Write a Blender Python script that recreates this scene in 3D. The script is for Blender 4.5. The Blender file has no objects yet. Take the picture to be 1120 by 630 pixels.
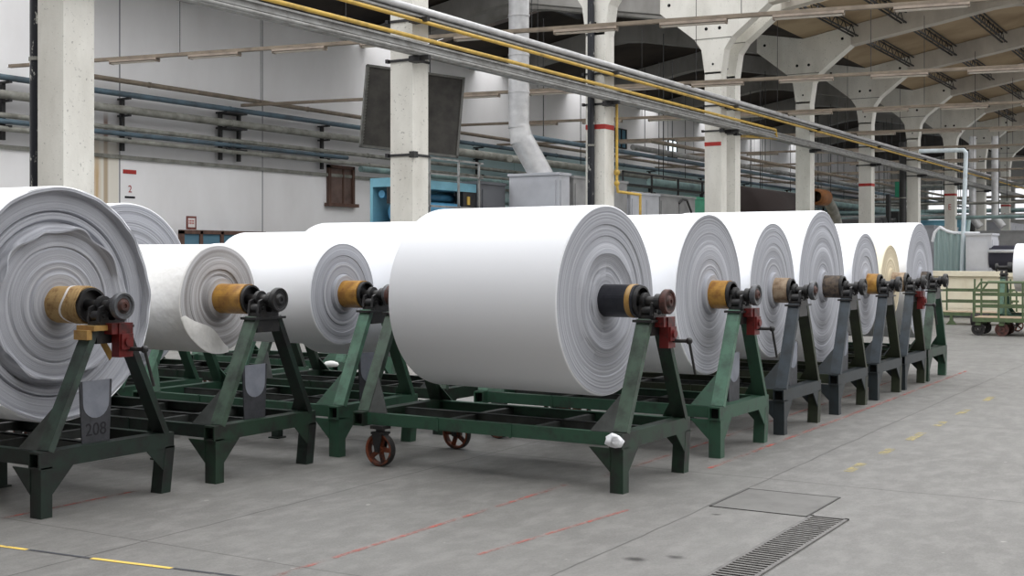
import bpy, math, random
from mathutils import Vector, Matrix
random.seed(7)
C = bpy.context.scene.collection
PI = math.pi
# ------------------------------------------------------------------ helpers
class MB:
    """collects shapes and links them as ONE mesh object"""
    def __init__(s): s.v = []; s.f = []; s.m = []; s.s = []
    def add(s, vs, fs, mi=0, smooth=False):
        n = len(s.v); s.v += [tuple(p) for p in vs]
        for f in fs:
            s.f.append(tuple(i+n for i in f)); s.m.append(mi); s.s.append(smooth)
        return s
    def box(s, a, b, mi=0, M=None):
        x0, y0, z0 = a; x1, y1, z1 = b
        vs = [Vector(p) for p in ((x0,y0,z0),(x1,y0,z0),(x1,y1,z0),(x0,y1,z0),(x0,y0,z1),(x1,y0,z1),(x1,y1,z1),(x0,y1,z1))]
        if M: vs = [M @ p for p in vs]
        return s.add(vs, [(0,3,2,1),(4,5,6,7),(0,1,5,4),(1,2,6,5),(2,3,7,6),(3,0,4,7)], mi)
    def bar(s, p, q, w, d, side=(1,0,0), mi=0):
        """rectangular bar from p to q; w wide along 'side', d deep across it"""
        p, q = Vector(p), Vector(q); t = (q-p).normalized(); a = Vector(side); a = (a - t*a.dot(t)).normalized(); b = t.cross(a)
        vs = []
        for c in (p, q):
            for i, j in ((-1,-1),(1,-1),(1,1),(-1,1)): vs.append(c + a*(i*w/2) + b*(j*d/2))
        return s.add(vs, [(0,3,2,1),(4,5,6,7),(0,1,5,4),(1,2,6,5),(2,3,7,6),(3,0,4,7)], mi)
    def tube(s, p, q, r, n=12, mi=0, r2=None, caps=True):
        p, q = Vector(p), Vector(q); t = (q-p).normalized()
        a = t.orthogonal().normalized(); b = t.cross(a); r2 = r if r2 is None else r2
        vs = []
        for c, rr in ((p, r), (q, r2)):
            for i in range(n): vs.append(c + (a*math.cos(2*PI*i/n) + b*math.sin(2*PI*i/n))*rr)
        s.add(vs, [(i,(i+1)%n,n+(i+1)%n,n+i) for i in range(n)], mi, True)
        if caps: s.add(vs, [tuple(range(n))[::-1], tuple(range(n,2*n))], mi)
        return s
    def path(s, pts, r, n=10, mi=0):
        pts = [Vector(p) for p in pts]
        for i in range(len(pts)-1): s.tube(pts[i], pts[i+1], r, n, mi)
        for p in pts[1:-1]: s.ball(p, r*1.02, mi)
        return s
    def ball(s, c, r, mi=0, n=10, sc=(1,1,1)):
        c = Vector(c); vs = []; m = n//2
        for j in range(m+1):
            for i in range(n):
                th = PI*j/m; ph = 2*PI*i/n
                vs.append(c + Vector((r*sc[0]*math.sin(th)*math.cos(ph), r*sc[1]*math.sin(th)*math.sin(ph), r*sc[2]*math.cos(th))))
        return s.add(vs, [(j*n+i, (j+1)*n+i, (j+1)*n+(i+1)%n, j*n+(i+1)%n) for j in range(m) for i in range(n)], mi, True)
    def lathe(s, prof, n=32, mi=0, axis='X', c=(0,0,0), smooth=True, fn=None, mis=None):
        """prof = [(along, radius)]"""
        c = Vector(c); vs = []
        for k, (x, r) in enumerate(prof):
            for i in range(n):
                a = 2*PI*i/n; dx = fn(k, a, x, r) if fn else (0, 0)
                X, R = x+dx[0], r+dx[1]; u, w = R*math.cos(a), R*math.sin(a)
                vs.append(c + Vector({'X':(X,u,w),'Y':(u,X,w),'Z':(u,w,X)}[axis]))
        for k in range(len(prof)-1):
            m_ = mis[k] if mis else mi
            s.add([], [], m_)
            for i in range(n):
                s.f.append(tuple(len(s.v)+q for q in (k*n+i, k*n+(i+1)%n, (k+1)*n+(i+1)%n, (k+1)*n+i))); s.m.append(m_); s.s.append(smooth)
        s.v += [tuple(p) for p in vs]
        return s
    def prism(s, poly, a, b, plane='XZ', mi=0):
        """polygon in plane extruded from a to b along the third axis"""
        def P(u, w, t): return {'XZ':(u,t,w),'YZ':(t,u,w),'XY':(u,w,t)}[plane]
        n = len(poly); vs = [P(u,w,a) for u,w in poly] + [P(u,w,b) for u,w in poly]
        return s.add(vs, [tuple(range(n)), tuple(range(n,2*n))[::-1]] + [(i,n+i,n+(i+1)%n,(i+1)%n) for i in range(n)], mi)
    def build(s, name, mats, parent=None, loc=(0,0,0), rz=0):
        me = bpy.data.meshes.new(name); me.from_pydata(s.v, [], s.f)
        for m in (mats if isinstance(mats, (list, tuple)) else [mats]): me.materials.append(m)
        me.polygons.foreach_set('material_index', s.m); me.polygons.foreach_set('use_smooth', s.s)
        bm_fix(me); me.update()
        o = bpy.data.objects.new(name, me); C.objects.link(o); o.location = loc; o.rotation_euler = (0,0,rz)
        if parent: o.parent = parent
        return o
import bmesh
def bm_fix(me):
    b = bmesh.new(); b.from_mesh(me); bmesh.ops.recalc_face_normals(b, faces=b.faces); b.to_mesh(me); b.free()
def tag(o, label=None, cat=None, group=None, kind=None):
    if label: o['label'] = label
    if cat: o['category'] = cat
    if group: o['group'] = group
    if kind: o['kind'] = kind
    return o
def thing(name, label, cat, loc=(0,0,0), rz=0, group=None, kind=None):
    o = bpy.data.objects.new(name, None); C.objects.link(o); o.location = loc; o.rotation_euler = (0,0,rz); o.empty_display_size = .1
    return tag(o, label, cat, group, kind)
def text(name, body, size, mat, parent, loc, rot, ext=.001, sx=1):
    cu = bpy.data.curves.new(name, 'FONT'); cu.body = body; cu.size = size; cu.extrude = ext; cu.align_x = 'CENTER'; cu.align_y = 'CENTER'
    tmp = bpy.data.objects.new(name+'_outline', cu); C.objects.link(tmp); bpy.context.view_layer.update()
    me = bpy.data.meshes.new_from_object(tmp.evaluated_get(bpy.context.evaluated_depsgraph_get())); me.name = name
    bpy.data.objects.remove(tmp); bpy.data.curves.remove(cu); me.materials.clear(); me.materials.append(mat)
    o = bpy.data.objects.new(name, me); C.objects.link(o); o.location = loc; o.rotation_euler = rot; o.scale = (sx,1,1)
    if parent: o.parent = parent
    return o
# ------------------------------------------------------------------ materials
def lin(c):
    return tuple(((v/255)/12.92 if v/255 <= .04045 else ((v/255+.055)/1.055)**2.4) for v in c)
class NT:
    def __init__(s, name):
        s.m = bpy.data.materials.new(name); s.m.use_nodes = True; s.t = s.m.node_tree; s.b = s.t.nodes['Principled BSDF']
        s.tc = s.t.nodes.new('ShaderNodeTexCoord')
    def n(s, ty, **k):
        o = s.t.nodes.new(ty)
        for a, b in k.items(): setattr(o, a, b)
        return o
    def l(s, a, b): s.t.links.new(a, b)
    def noise(s, scale, detail=4, rough=.55, vec=None, stretch=None):
        o = s.n('ShaderNodeTexNoise'); o.inputs['Scale'].default_value = scale; o.inputs['Detail'].default_value = detail; o.inputs['Roughness'].default_value = rough
        v = vec or s.tc.outputs['Object']
        if stretch:
            m = s.n('ShaderNodeMapping'); m.inputs['Scale'].default_value = stretch; s.l(v, m.inputs['Vector']); v = m.outputs[0]
        s.l(v, o.inputs['Vector']); return o.outputs['Fac']
    def ramp(s, fac, a, b, ca=(0,0,0), cb=(1,1,1)):
        o = s.n('ShaderNodeValToRGB'); o.color_ramp.elements[0].position = a; o.color_ramp.elements[1].position = b
        o.color_ramp.elements[0].color = (*ca, 1); o.color_ramp.elements[1].color = (*cb, 1); s.l(fac, o.inputs[0]); return o.outputs[0]
    def mix(s, fac, a, b, mode='MIX'):
        o = s.n('ShaderNodeMix', data_type='RGBA', blend_type=mode)
        for i, v in ((0, fac), (6, a), (7, b)):
            if hasattr(v, 'links') or hasattr(v, 'is_linked'): s.l(v, o.inputs[i])
            elif i == 0: o.inputs[0].default_value = v
            else: o.inputs[i].default_value = (*v, 1)
        return o.outputs[2]
    def math(s, op, a, b=0.0, clamp=False):
        o = s.n('ShaderNodeMath', operation=op, use_clamp=clamp)
        for i, v in ((0, a), (1, b)):
            if hasattr(v, 'is_linked'): s.l(v, o.inputs[i])
            else: o.inputs[i].default_value = v
        return o.outputs[0]
    def xyz(s, src=None):
        o = s.n('ShaderNodeSeparateXYZ'); s.l(src or s.tc.outputs['Object'], o.inputs[0]); return o.outputs
    def col(s, c): s.l(c, s.b.inputs['Base Color']) if hasattr(c, 'is_linked') else setattr(s.b.inputs['Base Color'], 'default_value', (*c, 1))
    def bump(s, h, strength=.3, dist=.01):
        o = s.n('ShaderNodeBump'); o.inputs['Strength'].default_value = strength; o.inputs['Distance'].default_value = dist
        s.l(h, o.inputs['Height']); s.l(o.outputs[0], s.b.inputs['Normal'])
    def set(s, rough=.6, metal=0, spec=None):
        s.b.inputs['Roughness'].default_value = rough; s.b.inputs['Metallic'].default_value = metal
        if spec is not None: s.b.inputs['Specular IOR Level'].default_value = spec
        return s.m
def paint(name, base, dirt, scale=6, amount=(.45,.7), rough=.55, stretch=None, metal=0):
    t = NT(name); f = t.ramp(t.noise(scale, 6, .6, stretch=stretch), *amount); t.col(t.mix(f, lin(base), lin(dirt)))
    t.bump(t.noise(scale*8, 3), .12, .004); return t.set(rough, metal)
GREEN = [paint('green_paint_%d' % i, b, d, 7, a, .5) for i, (b, d, a) in enumerate([
    ((32,56,41),(32,33,31),(.44,.62)),      # 0 front green
    ((48,82,64),(46,50,47),(.5,.75)),      # 1 fresh green
    ((38,46,50),(30,33,33),(.45,.7)),       # 2 blue-grey green
    ((50,58,40),(40,42,34),(.42,.66)),      # 3 olive
    ((24,42,34),(24,26,25),(.42,.62)),      # 4 dark green
    ((62,66,64),(42,45,43),(.4,.65))])]     # 5 greyish worn steel
WORN = {0: paint('worn_upright_green', (72,92,78), (50,58,52), 9, (.42,.68), .5), 1: paint('worn_bright_green', (84,122,102), (62,84,72), 9, (.42,.7), .5), 2: paint('worn_blue_grey', (52,62,70), (36,42,46), 9, (.42,.68), .5), 4: paint('worn_dark_green', (58,74,66), (42,46,44), 9, (.42,.66), .5)}
DARKHOLE = NT('recess_shade'); DARKHOLE.col(lin((12,12,12))); DARKHOLE = DARKHOLE.set(.9)  # near-black colour put in for the shade inside holes
BLACKMETAL = paint('greasy_black_iron', (34,34,35), (60,56,52), 20, (.5,.8), .42)
RUST = paint('rusty_wheel_iron', (122,62,36), (52,36,32), 14, (.42,.62), .7)
RUSTD = paint('dark_rusty_iron', (84,48,40), (44,34,32), 14, (.42,.66), .6)
RUBBER = paint('worn_black_rubber', (40,38,38), (70,64,60), 20, (.5,.8), .8)
REDP = paint('red_gear_paint', (104,28,26), (46,24,23), 12, (.48,.68), .45)
GREYDISC = paint('grey_steel_disc', (92,94,98), (60,58,58), 22, (.45,.7), .4, metal=.3)
PLATE = paint('dark_grey_plate', (62,63,68), (46,48,52), 16, (.4,.7), .6)
PLATEL = paint('pale_grey_plate', (132,136,146), (118,122,132), 10, (.4,.7), .6)
INK = NT('dark_ink'); INK.col(lin((28,28,34))); INK = INK.set(.7)
TAPE = paint('yellow_packing_tape', (178,142,80), (150,112,60), 14, (.4,.7), .35)
CARD = paint('brown_cardboard_core', (176,146,98), (120,84,50), 18, (.48,.72), .8)
CORES = {'card': CARD, 'tape': paint('amber_tape_core', (186,140,62), (138,92,44), 12, (.42,.68), .35),
         'black': paint('black_plastic_core', (24,26,34), (46,46,52), 14, (.45,.8), .35),
         'dirty': paint('dirty_taped_core', (104,90,76), (54,48,46), 18, (.4,.62), .6),
         'pale': paint('pale_taped_core', (168,148,124), (120,96,72), 16, (.4,.66), .6)}
def cloth_mat(name, white=(236,238,242), ring=(196,196,200), scale=46, contrast=1.0, warm=None):
    t = NT(name); g = t.n('ShaderNodeNewGeometry'); ob = t.xyz()
    r = t.math('SQRT', t.math('ADD', t.math('MULTIPLY', ob[1], ob[1]), t.math('MULTIPLY', ob[2], ob[2])))
    cmb = t.n('ShaderNodeCombineXYZ'); t.l(r, cmb.inputs[0])
    a = t.noise(scale, 3, .7, vec=cmb.outputs[0])
    # slow wander of the wound edges around the roll
    wob = t.math('ADD', r, t.math('MULTIPLY', t.noise(1.7, 2), .05)); c2 = t.n('ShaderNodeCombineXYZ'); t.l(wob, c2.inputs[0])
    b = t.noise(scale*.45, 2, .6, vec=c2.outputs[0])
    fine = t.noise(160, 2, .6)
    f = t.ramp(t.math('ADD', t.math('MULTIPLY', a, .6), t.math('ADD', t.math('MULTIPLY', b, .35), t.math('MULTIPLY', fine, .08))), .4, .62)
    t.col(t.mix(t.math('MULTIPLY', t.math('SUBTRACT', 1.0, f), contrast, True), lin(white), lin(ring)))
    t.bump(t.math('ADD', a, b), .55, .012)
    return t.set(.95, 0, .1)
CLOTH = NT('white_cloth'); CLOTH.col(lin((240,242,246))); CLOTH.bump(CLOTH.noise(2.2, 2), .05, .05); CLOTH = CLOTH.set(.85, 0, .15)
CLOTH2 = NT('creased_white_cloth'); CLOTH2.col(CLOTH2.mix(CLOTH2.noise(4, 2), lin((242,242,242)), lin((228,226,220)))); CLOTH2.bump(CLOTH2.noise(2.5, 4), .5, .08); CLOTH2 = CLOTH2.set(.8, 0, .2)
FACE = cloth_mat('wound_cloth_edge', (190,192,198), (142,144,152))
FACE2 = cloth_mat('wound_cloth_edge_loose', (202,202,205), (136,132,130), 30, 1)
BEIGECLOTH = NT('beige_cloth'); BEIGECLOTH.col(lin((228,220,196))); BEIGECLOTH = BEIGECLOTH.set(.9, 0, .1)
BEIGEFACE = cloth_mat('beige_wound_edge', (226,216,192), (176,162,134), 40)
# building materials
def concrete_white(name, base, dirt, sc=1.2, pit=True):
    t = NT(name); w = t.n('ShaderNodeNewGeometry').outputs['Position']
    f = t.ramp(t.noise(sc, 6, .6, vec=w, stretch=(1,1,.4)), .42, .72)
    c = t.mix(f, lin(base), lin(dirt))
    if pit:
        p = t.ramp(t.noise(26, 3, .6, vec=w), .30, .36, (.55,.55,.55), (1,1,1)); c = t.mix(1.0, c, p, 'MULTIPLY')
    t.col(c); t.bump(t.noise(30, 3, vec=w), .2, .01); return t.set(.85, 0, .2)
PILLAR = concrete_white('painted_concrete', (226,224,216), (198,195,186))
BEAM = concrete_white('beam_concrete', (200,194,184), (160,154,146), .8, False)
BEAMD = concrete_white('shaded_beam_concrete', (150,148,144), (112,110,106), .8, False)  # darker copy of the beam concrete, the left bay's shade in its colour
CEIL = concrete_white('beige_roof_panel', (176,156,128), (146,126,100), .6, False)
CEILD = concrete_white('shaded_roof_panel', (66,58,52), (34,32,32), .4, False)  # dimness of the left bay put into the roof colour
REDBAND = paint('red_band_paint', (176,48,42), (150,52,46), 8, (.4,.7), .7)
REDPAINT = REDBAND
BLACKPIPE = NT('peeling_black_pipe'); _p = BLACKPIPE.ramp(BLACKPIPE.noise(9, 5, .7, stretch=(1,1,.5)), .60, .66)
BLACKPIPE.col(BLACKPIPE.mix(_p, lin((26,28,34)), lin((196,194,186)))); BLACKPIPE = BLACKPIPE.set(.4)
def wall_mat():
    t = NT('white_plaster_wall'); w = t.n('ShaderNodeNewGeometry').outputs['Position']; p = t.xyz(w)
    c = t.mix(t.ramp(t.noise(.5, 6, .6, vec=w, stretch=(1,1,.5)), .35, .75), lin((248,247,247)), lin((234,232,231)))
    def band(v, lo, hi, soft):
        return t.math('MULTIPLY', t.math('DIVIDE', t.math('SUBTRACT', v, lo), soft, True), t.math('DIVIDE', t.math('SUBTRACT', hi, v), soft, True), True)
    # rust runs on the strip beside the big pillar
    n1 = t.ramp(t.noise(2.2, 5, .6, vec=w, stretch=(1,5,.3)), .26, .5)
    m = t.math('MULTIPLY', band(p[1], 20.25, 20.95, .12), band(p[2], 1.0, 4.75, 1.2)); m = t.math('MULTIPLY', m, n1, True)
    c = t.mix(m, c, lin((190,134,62)))
    m2 = t.math('MULTIPLY', band(p[1], 20.98, 21.16, .05), band(p[2], .5, 5.1, .3)); c = t.mix(t.math('MULTIPLY', m2, .9), c, lin((132,84,44)))
    strip = t.math('MULTIPLY', t.math('MULTIPLY', band(p[1], 19.8, 21.5, .05), band(p[2], -1, 4.4, .1)), .5); c = t.mix(strip, c, lin((222,212,184)))
    # panel seams
    for y0 in (21.5, 26.6, 33.5, 40.3, 47.2):
        c = t.mix(band(p[1], y0-.025, y0+.025, .01), c, lin((130,130,134)))
    # greyer strip behind the pipes
    c = t.mix(t.math('MULTIPLY', band(p[2], 3.95, 5.5, .1), .40), c, lin((140,138,140)))
    # greenish paint further down the hall
    g = t.math('MULTIPLY', t.math('MULTIPLY', t.math('DIVIDE', t.math('SUBTRACT', p[1], 33.6), .3, True), band(p[2], -1, 5.6, .05)), .6)
    c = t.mix(g, c, lin((142,186,190)))
    t.col(c); t.bump(t.noise(5, 4, vec=w), .1, .02); return t.set(.8, 0, .2)
WALL = wall_mat()
def floor_mat():
    t = NT('worn_concrete_floor'); w = t.n('ShaderNodeNewGeometry').outputs['Position']; p = t.xyz(w)
    big = t.ramp(t.noise(.45, 5, .6, vec=w), .3, .7); mid = t.ramp(t.noise(2.6, 6, .65, vec=w, stretch=(1,.55,1)), .32, .7); fine = t.noise(70, 3, .7, vec=w)
    c = t.mix(big, lin((101,100,97)), lin((121,120,117)))
    c = t.mix(t.math('MULTIPLY', mid, .6), c, lin((92,90,87)))
    blot = t.ramp(t.noise(7, 5, .7, vec=w, stretch=(1,.5,1)), .45, .62); c = t.mix(t.math('MULTIPLY', blot, .5), c, lin((138,136,133)))
    c = t.mix(t.math('MULTIPLY', t.ramp(fine, .35, .7), .38), c, lin((150,149,146)))
    st = t.ramp(t.noise(1.1, 4, .7, vec=w), .66, .74); c = t.mix(t.math('MULTIPLY', st, .35), c, lin((84,82,80)))
    spk = t.ramp(t.noise(9, 2, .5, vec=w), .76, .79); c = t.mix(t.math('MULTIPLY', spk, .5), c, lin((190,188,184)))
    wob = t.math('MULTIPLY', t.math('SUBTRACT', t.noise(1.5, 3, vec=w), .5), .05)
    for ax, v0, wd in ((0,-5.4,.007),(0,-3.07,.006),(0,-7.8,.008),(0,-.7,.006),(1,8.72,.009),(1,5.02,.004),(1,12.4,.007),(1,16.2,.008),(1,20,.008),(1,24,.008)):
        d = t.math('ABSOLUTE', t.math('SUBTRACT', t.math('ADD', p[ax], wob), v0))
        f = t.math('SUBTRACT', 1.0, t.math('DIVIDE', t.math('SUBTRACT', d, wd*.5), .006, True), True)
        c = t.mix(t.math('MULTIPLY', f, .75), c, lin((58,56,54)))
    # old oil spots
    for cx, cy, rr in ((-2.86,6.05,.07),(-2.70,6.2,.06),(-2.92,7.35,.03)):
        dx = t.math('SUBTRACT', p[0], cx); dy = t.math('SUBTRACT', p[1], cy)
        d = t.math('SQRT', t.math('ADD', t.math('MULTIPLY', dx, dx), t.math('MULTIPLY', dy, dy)))
        d = t.math('ADD', d, t.math('MULTIPLY', t.math('SUBTRACT', t.noise(12, 3, vec=w), .5), .10))
        f = t.math('SUBTRACT', 1.0, t.math('DIVIDE', d, rr, True), True); c = t.mix(t.math('MULTIPLY', f, 1.2, True), c, lin((52,50,48)))
    t.col(c); rg = t.math('ADD', t.math('MULTIPLY', mid, .12), .42); t.l(rg, t.b.inputs['Roughness'])
    t.bump(t.math('ADD', fine, t.math('MULTIPLY', t.noise(12, 4, vec=w), 1.5)), .25, .004); m = t.m; t.b.inputs['Specular IOR Level'].default_value = .5; return m
FLOOR = floor_mat()
def marking(name, col, lo, hi, sc=9):
    """paint worn through to the concrete"""
    t = NT(name); w = t.n('ShaderNodeNewGeometry').outputs['Position']; a = t.ramp(t.noise(sc, 5, .7, vec=w), lo, hi)
    t.col(lin(col)); t.l(a, t.b.inputs['Alpha']); return t.set(.7)
REDLINE = marking('worn_red_floor_paint', (186,96,84), .42, .72, 6)
YELLOW = marking('yellow_floor_paint', (232,198,96), .30, .42, 12)
YELLOWOLD = marking('worn_yellow_floor_paint', (180,166,112), .40, .66, 6)
TAR = marking('tar_joint_filler', (64,66,72), .30, .44, 12)
GALV = paint('galvanised_steel', (214,214,214), (178,178,180), 3, (.35,.7), .35, metal=.25)
GREYTRUNK = paint('grey_trunking', (150,150,148), (112,110,106), 4, (.4,.7), .55)
GREYPIPE = paint('dull_grey_pipe', (146,146,138), (100,98,90), 3, (.4,.7), .6)
BROWNPIPE = paint('brown_grey_conduit', (134,122,106), (104,94,82), 3, (.4,.7), .6)
BLUEPIPE = paint('blue_pipe', (88,108,120), (72,82,88), 2, (.4,.7), .55)
GREENPIPE = paint('pale_green_pipe', (136,162,160), (90,110,110), 2, (.4,.7), .55)
YPIPE = paint('yellow_gas_pipe', (206,170,76), (150,124,64), 4, (.45,.75), .45)
DARKSTEEL = paint('dark_bracket_steel', (30,30,32), (54,52,50), 9, (.45,.75), .6)
FIXT = paint('dusty_lamp_housing', (132,119,105), (104,92,80), 4, (.4,.7), .5)
TUBE = NT('unlit_white_tube'); TUBE.col(lin((206,198,186))); TUBE = TUBE.set(.3)
BLUEM = paint('blue_machine_paint', (92,158,194), (60,112,146), 2, (.4,.7), .4)
CYANW = paint('cyan_painted_panel', (120,176,194), (92,140,158), 1, (.4,.7), .6)
GREYCAB = paint('light_grey_cabinet', (188,190,196), (170,172,178), 1.5, (.4,.7), .5)
GREYCAB2 = paint('mid_grey_cabinet', (150,150,150), (126,126,126), 1.5, (.4,.7), .55)
DKCAB = paint('dark_grey_casing', (96,98,102), (74,76,80), 1.5, (.4,.7), .55)
GREENBOX = paint('emerald_panel', (36,150,112), (28,116,88), 2, (.4,.7), .5)
BROWNW = paint('brown_wood', (104,78,66), (76,56,48), 5, (.4,.7), .7, stretch=(1,1,.2))
GLASS = NT('bluish_glass'); GLASS.col(lin((96,132,150))); GLASS = GLASS.set(.12)
CREAM = paint('cream_casing', (240,232,208), (224,214,190), 1.5, (.4,.7), .6)
CURT = NT('clear_plastic_curtain'); CURT.col(CURT.mix(CURT.noise(5, 3, stretch=(3,3,.4)), lin((196,214,212)), lin((150,176,176)))); CURT.b.inputs['Alpha'].default_value = .8; CURT = CURT.set(.25)
BLACKCL = NT('black_cloth'); BLACKCL.col(lin((44,44,58))); BLACKCL = BLACKCL.set(.8)
DKBROWN = NT('dark_brown_cloth'); DKBROWN.col(lin((52,42,40))); DKBROWN = DKBROWN.set(.8)
CARTG = paint('cart_green_paint', (86,104,70), (66,76,54), 5, (.42,.7), .5)
WOODB = paint('pale_plank', (180,160,136), (140,120,98), 6, (.4,.7), .8)
SIGNW = NT('sign_white'); SIGNW.col(lin((230,224,220))); SIGNW = SIGNW.set(.5)
MESHP = paint('dark_panel_mesh', (62,60,56), (44,42,40), 5, (.4,.7), .8)
SKYGL = NT('daylight_pane'); SKYGL.b.inputs['Emission Color'].default_value = (.85,.95,1,1); SKYGL.b.inputs['Emission Strength'].default_value = 1.2; SKYGL = SKYGL.set(.2)

# ------------------------------------------------------------------ roll stand (A-frame trolley)
LE = -1.22   # left end of a stand, measured from its middle
def stand(x, y, rz, g, label, plate=True, prop=True, num=None, red=False, tape=False, rag=False, disc=None, gleg=None):
    """steel stand: fixed posts under the right end, two castors under the left end, an A-frame with a bearing at each end"""
    G = GREEN[g]; GL = GREEN[gleg if gleg is not None else g]; gl5 = gleg == 1
    t = thing('roll_stand', label, 'roll stand', (x, y, 0), rz, 'steel A-frame roll stands')
    # long rails (channels)
    for sy in (-1, 1):
        m = MB(); yy = sy*.5
        m.box((LE+.05, yy-.006, .31), (.95, yy+.006, .40)); m.box((LE+.05, min(yy,yy-sy*.05), .392), (.95, max(yy,yy-sy*.05), .40)); m.box((LE+.05, min(yy,yy-sy*.05), .31), (.95, max(yy,yy-sy*.05), .318))
        if sy < 0:
            for px in (-.52, .12): m.box((px, yy-.014, .305), (px+.02, yy-.006, .405))
        m.build('long_rail', GREEN[1] if rag else G, t)
    m = MB(); m.box((LE+.05, -.03, .31), (.95, -.018, .39)); m.box((LE+.05, .018, .31), (.95, .03, .39)); m.box((LE+.05,-.03,.383),(.95,.03,.39)); m.build('centre_rail', GREEN[5], t)
    m = MB(); m.box((-.535, -.494, .32), (-.475, .494, .38)); m.build('cross_bar', GREEN[5], t)
    m = MB(); m.box((.22, -.494, .32), (.27, .494, .38)); m.build('cross_bar', GREEN[5], t)
    if prop: m = MB(); m.box((-.14, .0, .0), (-.07, .07, .31)); m.box((-.16,-.02,0),(-.05,.09,.012)); m.build('prop_leg', GREEN[4], t)
    for sx in (LE, 1):
        # end beam, an open square tube
        m = MB(); x0, x1 = sx-.05, sx+.05; y0, y1, z0, z1, w = -.56, .54, .30, .405, .012
        m.box((x0,y0,z0),(x0+w,y1,z1)); m.box((x1-w,y0,z0),(x1,y1,z1)); m.box((x0+w,y0,z0),(x1-w,y1,z0+w)); m.box((x0+w,y0,z1-w),(x1-w,y1,z1))
        m.box((x0+w,y0+.05,z0+w),(x1-w,y0+.06,z1-w),1)  # dark plug painted as the shade inside the tube
        for s2 in (-1, 1):
            if sx > 0:   # gussets below the beam
                e = s2*.47; m.prism([(e, .302), (e-s2*.17, .302), (e, .13)], x1-.012, x1-.002, 'YZ')
                m.prism([(x0+.004, .302), (x0-.16, .302), (x0+.004, .14)], s2*.545-.006, s2*.545+.006, 'XZ')
        m.build('end_beam', [GL if sx > 0 else G, DARKHOLE], t)
        for s2 in (-1, 1):
            if sx > 0:
                m = MB(); yt, yb = s2*.505, s2*.505 - (.04 if s2 > 0 else 0)
                m.add([(x0,yb-.042,0),(x1,yb-.042,0),(x1,yb+.042,0),(x0,yb+.042,0),(x0,yt-.042,.31),(x1,yt-.042,.31),(x1,yt+.042,.31),(x0,yt+.042,.31)],
                      [(0,3,2,1),(4,5,6,7),(0,1,5,4),(1,2,6,5),(2,3,7,6),(3,0,4,7)]); m.build('leg', [GL if s2 < 0 else G], t)
            else:
                cx, cy = -1.04, s2*.51
                m = MB(); m.box((cx-.06, cy-.05, .285), (cx+.06, cy+.05, .31)); m.tube((cx,cy,.26),(cx,cy,.29),.035)
                m.box((cx-.055, cy-.05, .245), (cx+.055, cy+.05, .262))
                for k in (-1, 1): m.prism([(cx-.045,.25),(cx+.045,.25),(cx+.02,.11),(cx-.02,.11)], cy+k*.043-.005, cy+k*.043+.005, 'XZ')
                m.tube((cx,cy-.055,.125),(cx,cy+.055,.125),.012); ca = m.build('castor', BLACKMETAL, t)
                w = MB(); w.lathe([(-.026,.104),(-.03,.112),(-.03,.122),(-.022,.127),(.022,.127),(.03,.122),(.03,.112),(.026,.104),(-.026,.104)], 36, 0, 'Y', (cx,cy,.127), True, None, [0,0,1,1,1,0,0,0])
                w.lathe([(-.032,.0),(-.032,.03),(.032,.03),(.032,0)], 20, 0, 'Y', (cx,cy,.127), False)
                for k in range(5):
                    a = 2*PI*k/5+.3*s2+x; w.bar((cx,cy,.127),(cx+.108*math.cos(a),cy,.127+.108*math.sin(a)),.02,.034,(0,1,0))
                w.build('wheel', [RUST, RUBBER], ca)
            # sloping A-frame member with the flared foot plate
            m = MB(); b0 = Vector((sx, s2*.475, .40)); b1 = Vector((sx, s2*.115, 1.15))
            m.bar(b0, b1, .105, .045, (1,0,0))
            ys = lambda z: s2*(.475 - .36*(z-.40)/.75 + .022)
            for (u0,z0_),(u1,z1_),(u2,z2_) in (((.05,.66),(.23,.403),(.05,.403)) if s2 < 0 else ((.05,.54),(.15,.403),(.05,.403)),):
                P = []
                for off in (0, -.012):
                    for u, z in ((u0,z0_),(u1,z1_),(u2,z2_)): P.append((sx-u if sx > 0 else sx+u, ys(z)+s2*off, z))
                m.add(P, [(0,1,2),(5,4,3),(0,3,4,1),(1,4,5,2),(2,5,3,0)], 1)
            m.build('upright', [WORN.get(gleg if gleg is not None else g, GL) if s2 < 0 else G, (GREEN[5] if g in (0,4) and not gl5 else GL) if s2 < 0 else G], t)
        # bearing head
        m = MB(); m.box((sx-.075,-.165,1.135),(sx+.075,.165,1.152)); m.box((sx-.05,-.12,1.04),(sx+.05,.12,1.135)); m.box((sx-.06,-.10,1.152),(sx+.06,.10,1.185))
        for k in (-1, 1):
            m.prism([(k*.02,1.18),(k*.115,1.18),(k*.10,1.27),(k*.065,1.285),(k*.045,1.23)], sx-.055, sx-.035, 'YZ'); m.prism([(k*.02,1.18),(k*.115,1.18),(k*.10,1.27),(k*.065,1.285),(k*.045,1.23)], sx+.035, sx+.055, 'YZ')
            m.tube((sx-.06,k*.072,1.215),(sx+.06,k*.072,1.215),.034,14)
            m.tube((sx-.075,k*.072,1.215),(sx+.075,k*.072,1.215),.014,8)
        h = m.build('bearing_head', BLACKMETAL, t)
        if tape and sx > 0:
            m = MB(); m.box((sx-.082,-.17,1.125),(sx+.082,.12,1.158)); m.box((sx-.06,-.21,1.07),(sx+.062,-.17,1.13)); m.bar((sx-.07,-.02,1.12),(sx-.10,.13,.93),.05,.006,(0,0,1)); m.build('tape_wrap', TAPE, h)
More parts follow.
